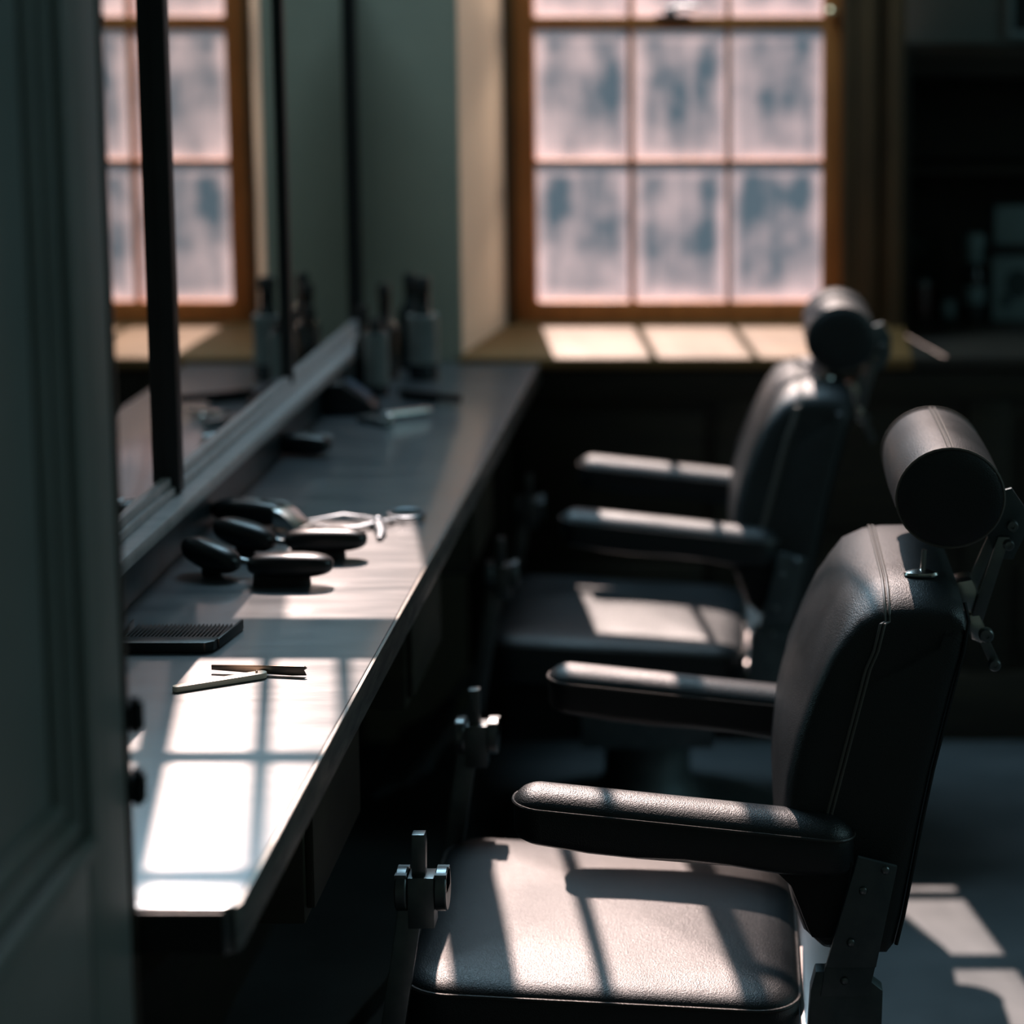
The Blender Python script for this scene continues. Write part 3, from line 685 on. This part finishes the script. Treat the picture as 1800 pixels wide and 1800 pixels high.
# bottles
def bottle(name, x, y, h, rad, label, neck=.35, lab=None, cap=.012):
    r = tag(empty(name, (x, y, T)), label, 'bottle', None)
    sh_ = h * (1 - neck)
    b = LATHE([(rad * .6, 0), (rad * .96, .001), (rad, .006), (rad, sh_ * .88), (rad * .93, sh_ * .94), (rad * .62, sh_), (rad * .50, sh_ + .012), (rad * .46, h - .03), (rad * .48, h - .025)], (x, y, T + .0005), 'Z', 28)
    obj('body', b, M_BOTTLE, r)
    obj('cap', LATHE([(rad * .54, h - .028), (rad * .56, h - .024), (rad * .54, h - .004), (rad * .44, h)], (x, y, T), 'Z', 20), M_FRAMEBLACK, r)
    if lab:
        obj('label', LATHE([(rad + .0002, lab[0]), (rad + .0007, lab[0] + .0005), (rad + .0007, lab[1]), (rad + .0002, lab[1] + .0005)], (x, y, T), 'Z', 28), M_BOTTLELABEL, r)
bottle('bottle', -.722, 4.47, .155, .024, 'short squat bottle with a pale label, nearest of the bottles by the mirror', .14, (.022, .125))
bottle('bottle', -.655, 4.66, .215, .031, 'tallest bottle with a grey label, rightmost of the bottles at the counter end', .36, (.035, .135))
bottle('bottle', -.735, 4.67, .20, .026, 'plain dark bottle by the mirror post, left of the other unlabelled bottle', .40)
bottle('bottle', -.700, 4.80, .205, .027, 'plain dark bottle against the back wall, half hidden behind the tallest bottle', .34)
bottle('bottle', -.760, 4.55, .17, .020, 'thin dark bottle pressed against the splashback beside the squat labelled one', .40)

# ------------------------------------------------------------------ things in the niche
S = .8755
def carton(name, label, x0, x1, y0, y1, z0, z1, m, cat='box'):
    r = tag(empty(name, ((x0 + x1) / 2, (y0 + y1) / 2, z0)), label, cat)
    ybox('carton', m, r, (x0, x1, y0, y1, z0, z1), .002)
    ybox('flap', m, r, (x0 + .004, x1 - .004, y0 + .004, y1 - .004, z1, z1 + .002), .0005)
    return r
r = carton('carton_box', 'pale box with a dark printed motif, at the right edge on the niche ledge', .607, .72, 5.42, 5.50, S, 1.033, M_BOXPALE)
b = bmesh.new(); prism_y(b, ellipse_pts(.668, .965, .030, .036), 5.4185, 5.420); obj('printed_motif', b, M_INK, r)
b = bmesh.new(); prism_y(b, ellipse_pts(.640, .925, .012, .016), 5.4185, 5.420); obj('printed_motif', b, M_INK, r)
carton('black_carton_box', 'dark lidded box standing on the pale printed box', .60, .72, 5.41, 5.50, 1.0355, 1.058, M_FRAMEBLACK)
carton('small_carton_box', 'small pale blue box on top of the stack at the right edge', .611, .72, 5.42, 5.49, 1.0605, 1.149, M_BOXPALE)
r = tag(empty('tonic_bottle', (.565, 5.45, S)), 'bottle with a pale cap in the niche left of the stacked boxes', 'bottle')
obj('body', LATHE([(.02, 0), (.027, .003), (.027, .10), (.02, .125), (.014, .135)], (.565, 5.45, S), 'Z', 20), M_BOTTLE, r)
obj('cap', LATHE([(.024, .137), (.026, .14), (.026, .20), (.022, .208)], (.565, 5.45, S), 'Z', 20), M_BOXPALE, r)
obj('label', LATHE([(.0272, .04), (.0276, .041), (.0276, .08), (.0272, .081)], (.565, 5.45, S), 'Z', 20), M_BOXPALE, r)
carton('display_carton', 'wide dark olive box at the left end of the niche ledge', .415, .50, 5.62, 5.70, S, 1.052, M_BOXDARK)
r = tag(empty('red_tin', (.44, 5.50, S)), 'dark red tin in front of the olive box', 'tin')
obj('body', LATHE([(.024, 0), (.026, .002), (.026, .075), (.024, .078)], (.443, 5.50, S), 'Z', 24), M_RED, r)
obj('lid', LATHE([(.027, .078), (.027, .088), (.02, .091)], (.443, 5.50, S), 'Z', 24), M_STEEL, r)
r = tag(empty('jar', (.51, 5.48, S)), 'small round greenish jar between the red tin and the capped bottle', 'jar')
obj('body', LATHE([(.018, 0), (.023, .003), (.024, .03), (.019, .045)], (.51, 5.48, S), 'Z', 24), M_BOXPALE, r)
obj('lid', LATHE([(.018, .045), (.020, .047), (.020, .058), (.017, .060)], (.51, 5.48, S), 'Z', 24), M_FRAMEBLACK, r)
# picture above the niche
r = tag(empty('picture_frame', (.66, 5.34, 1.56)), 'corner of a dark picture in a grey frame above the niche', 'picture')
FX0, FX1, FZ0, FZ1 = .622, .86, 1.555, 1.80
for a in ((FX0, FX1, 5.32, 5.344, FZ0, FZ0 + .014), (FX0, FX1, 5.32, 5.344, FZ1 - .014, FZ1), (FX0, FX0 + .014, 5.32, 5.344, FZ0 + .014, FZ1 - .014), (FX1 - .014, FX1, 5.32, 5.344, FZ0 + .014, FZ1 - .014)):
    ybox('frame_side', M_BOXPALE, r, a, .002)
ybox('picture', M_FRAMEBLACK, r, (FX0 + .014, FX1 - .014, 5.335, 5.343, FZ0 + .014, FZ1 - .014), 0)
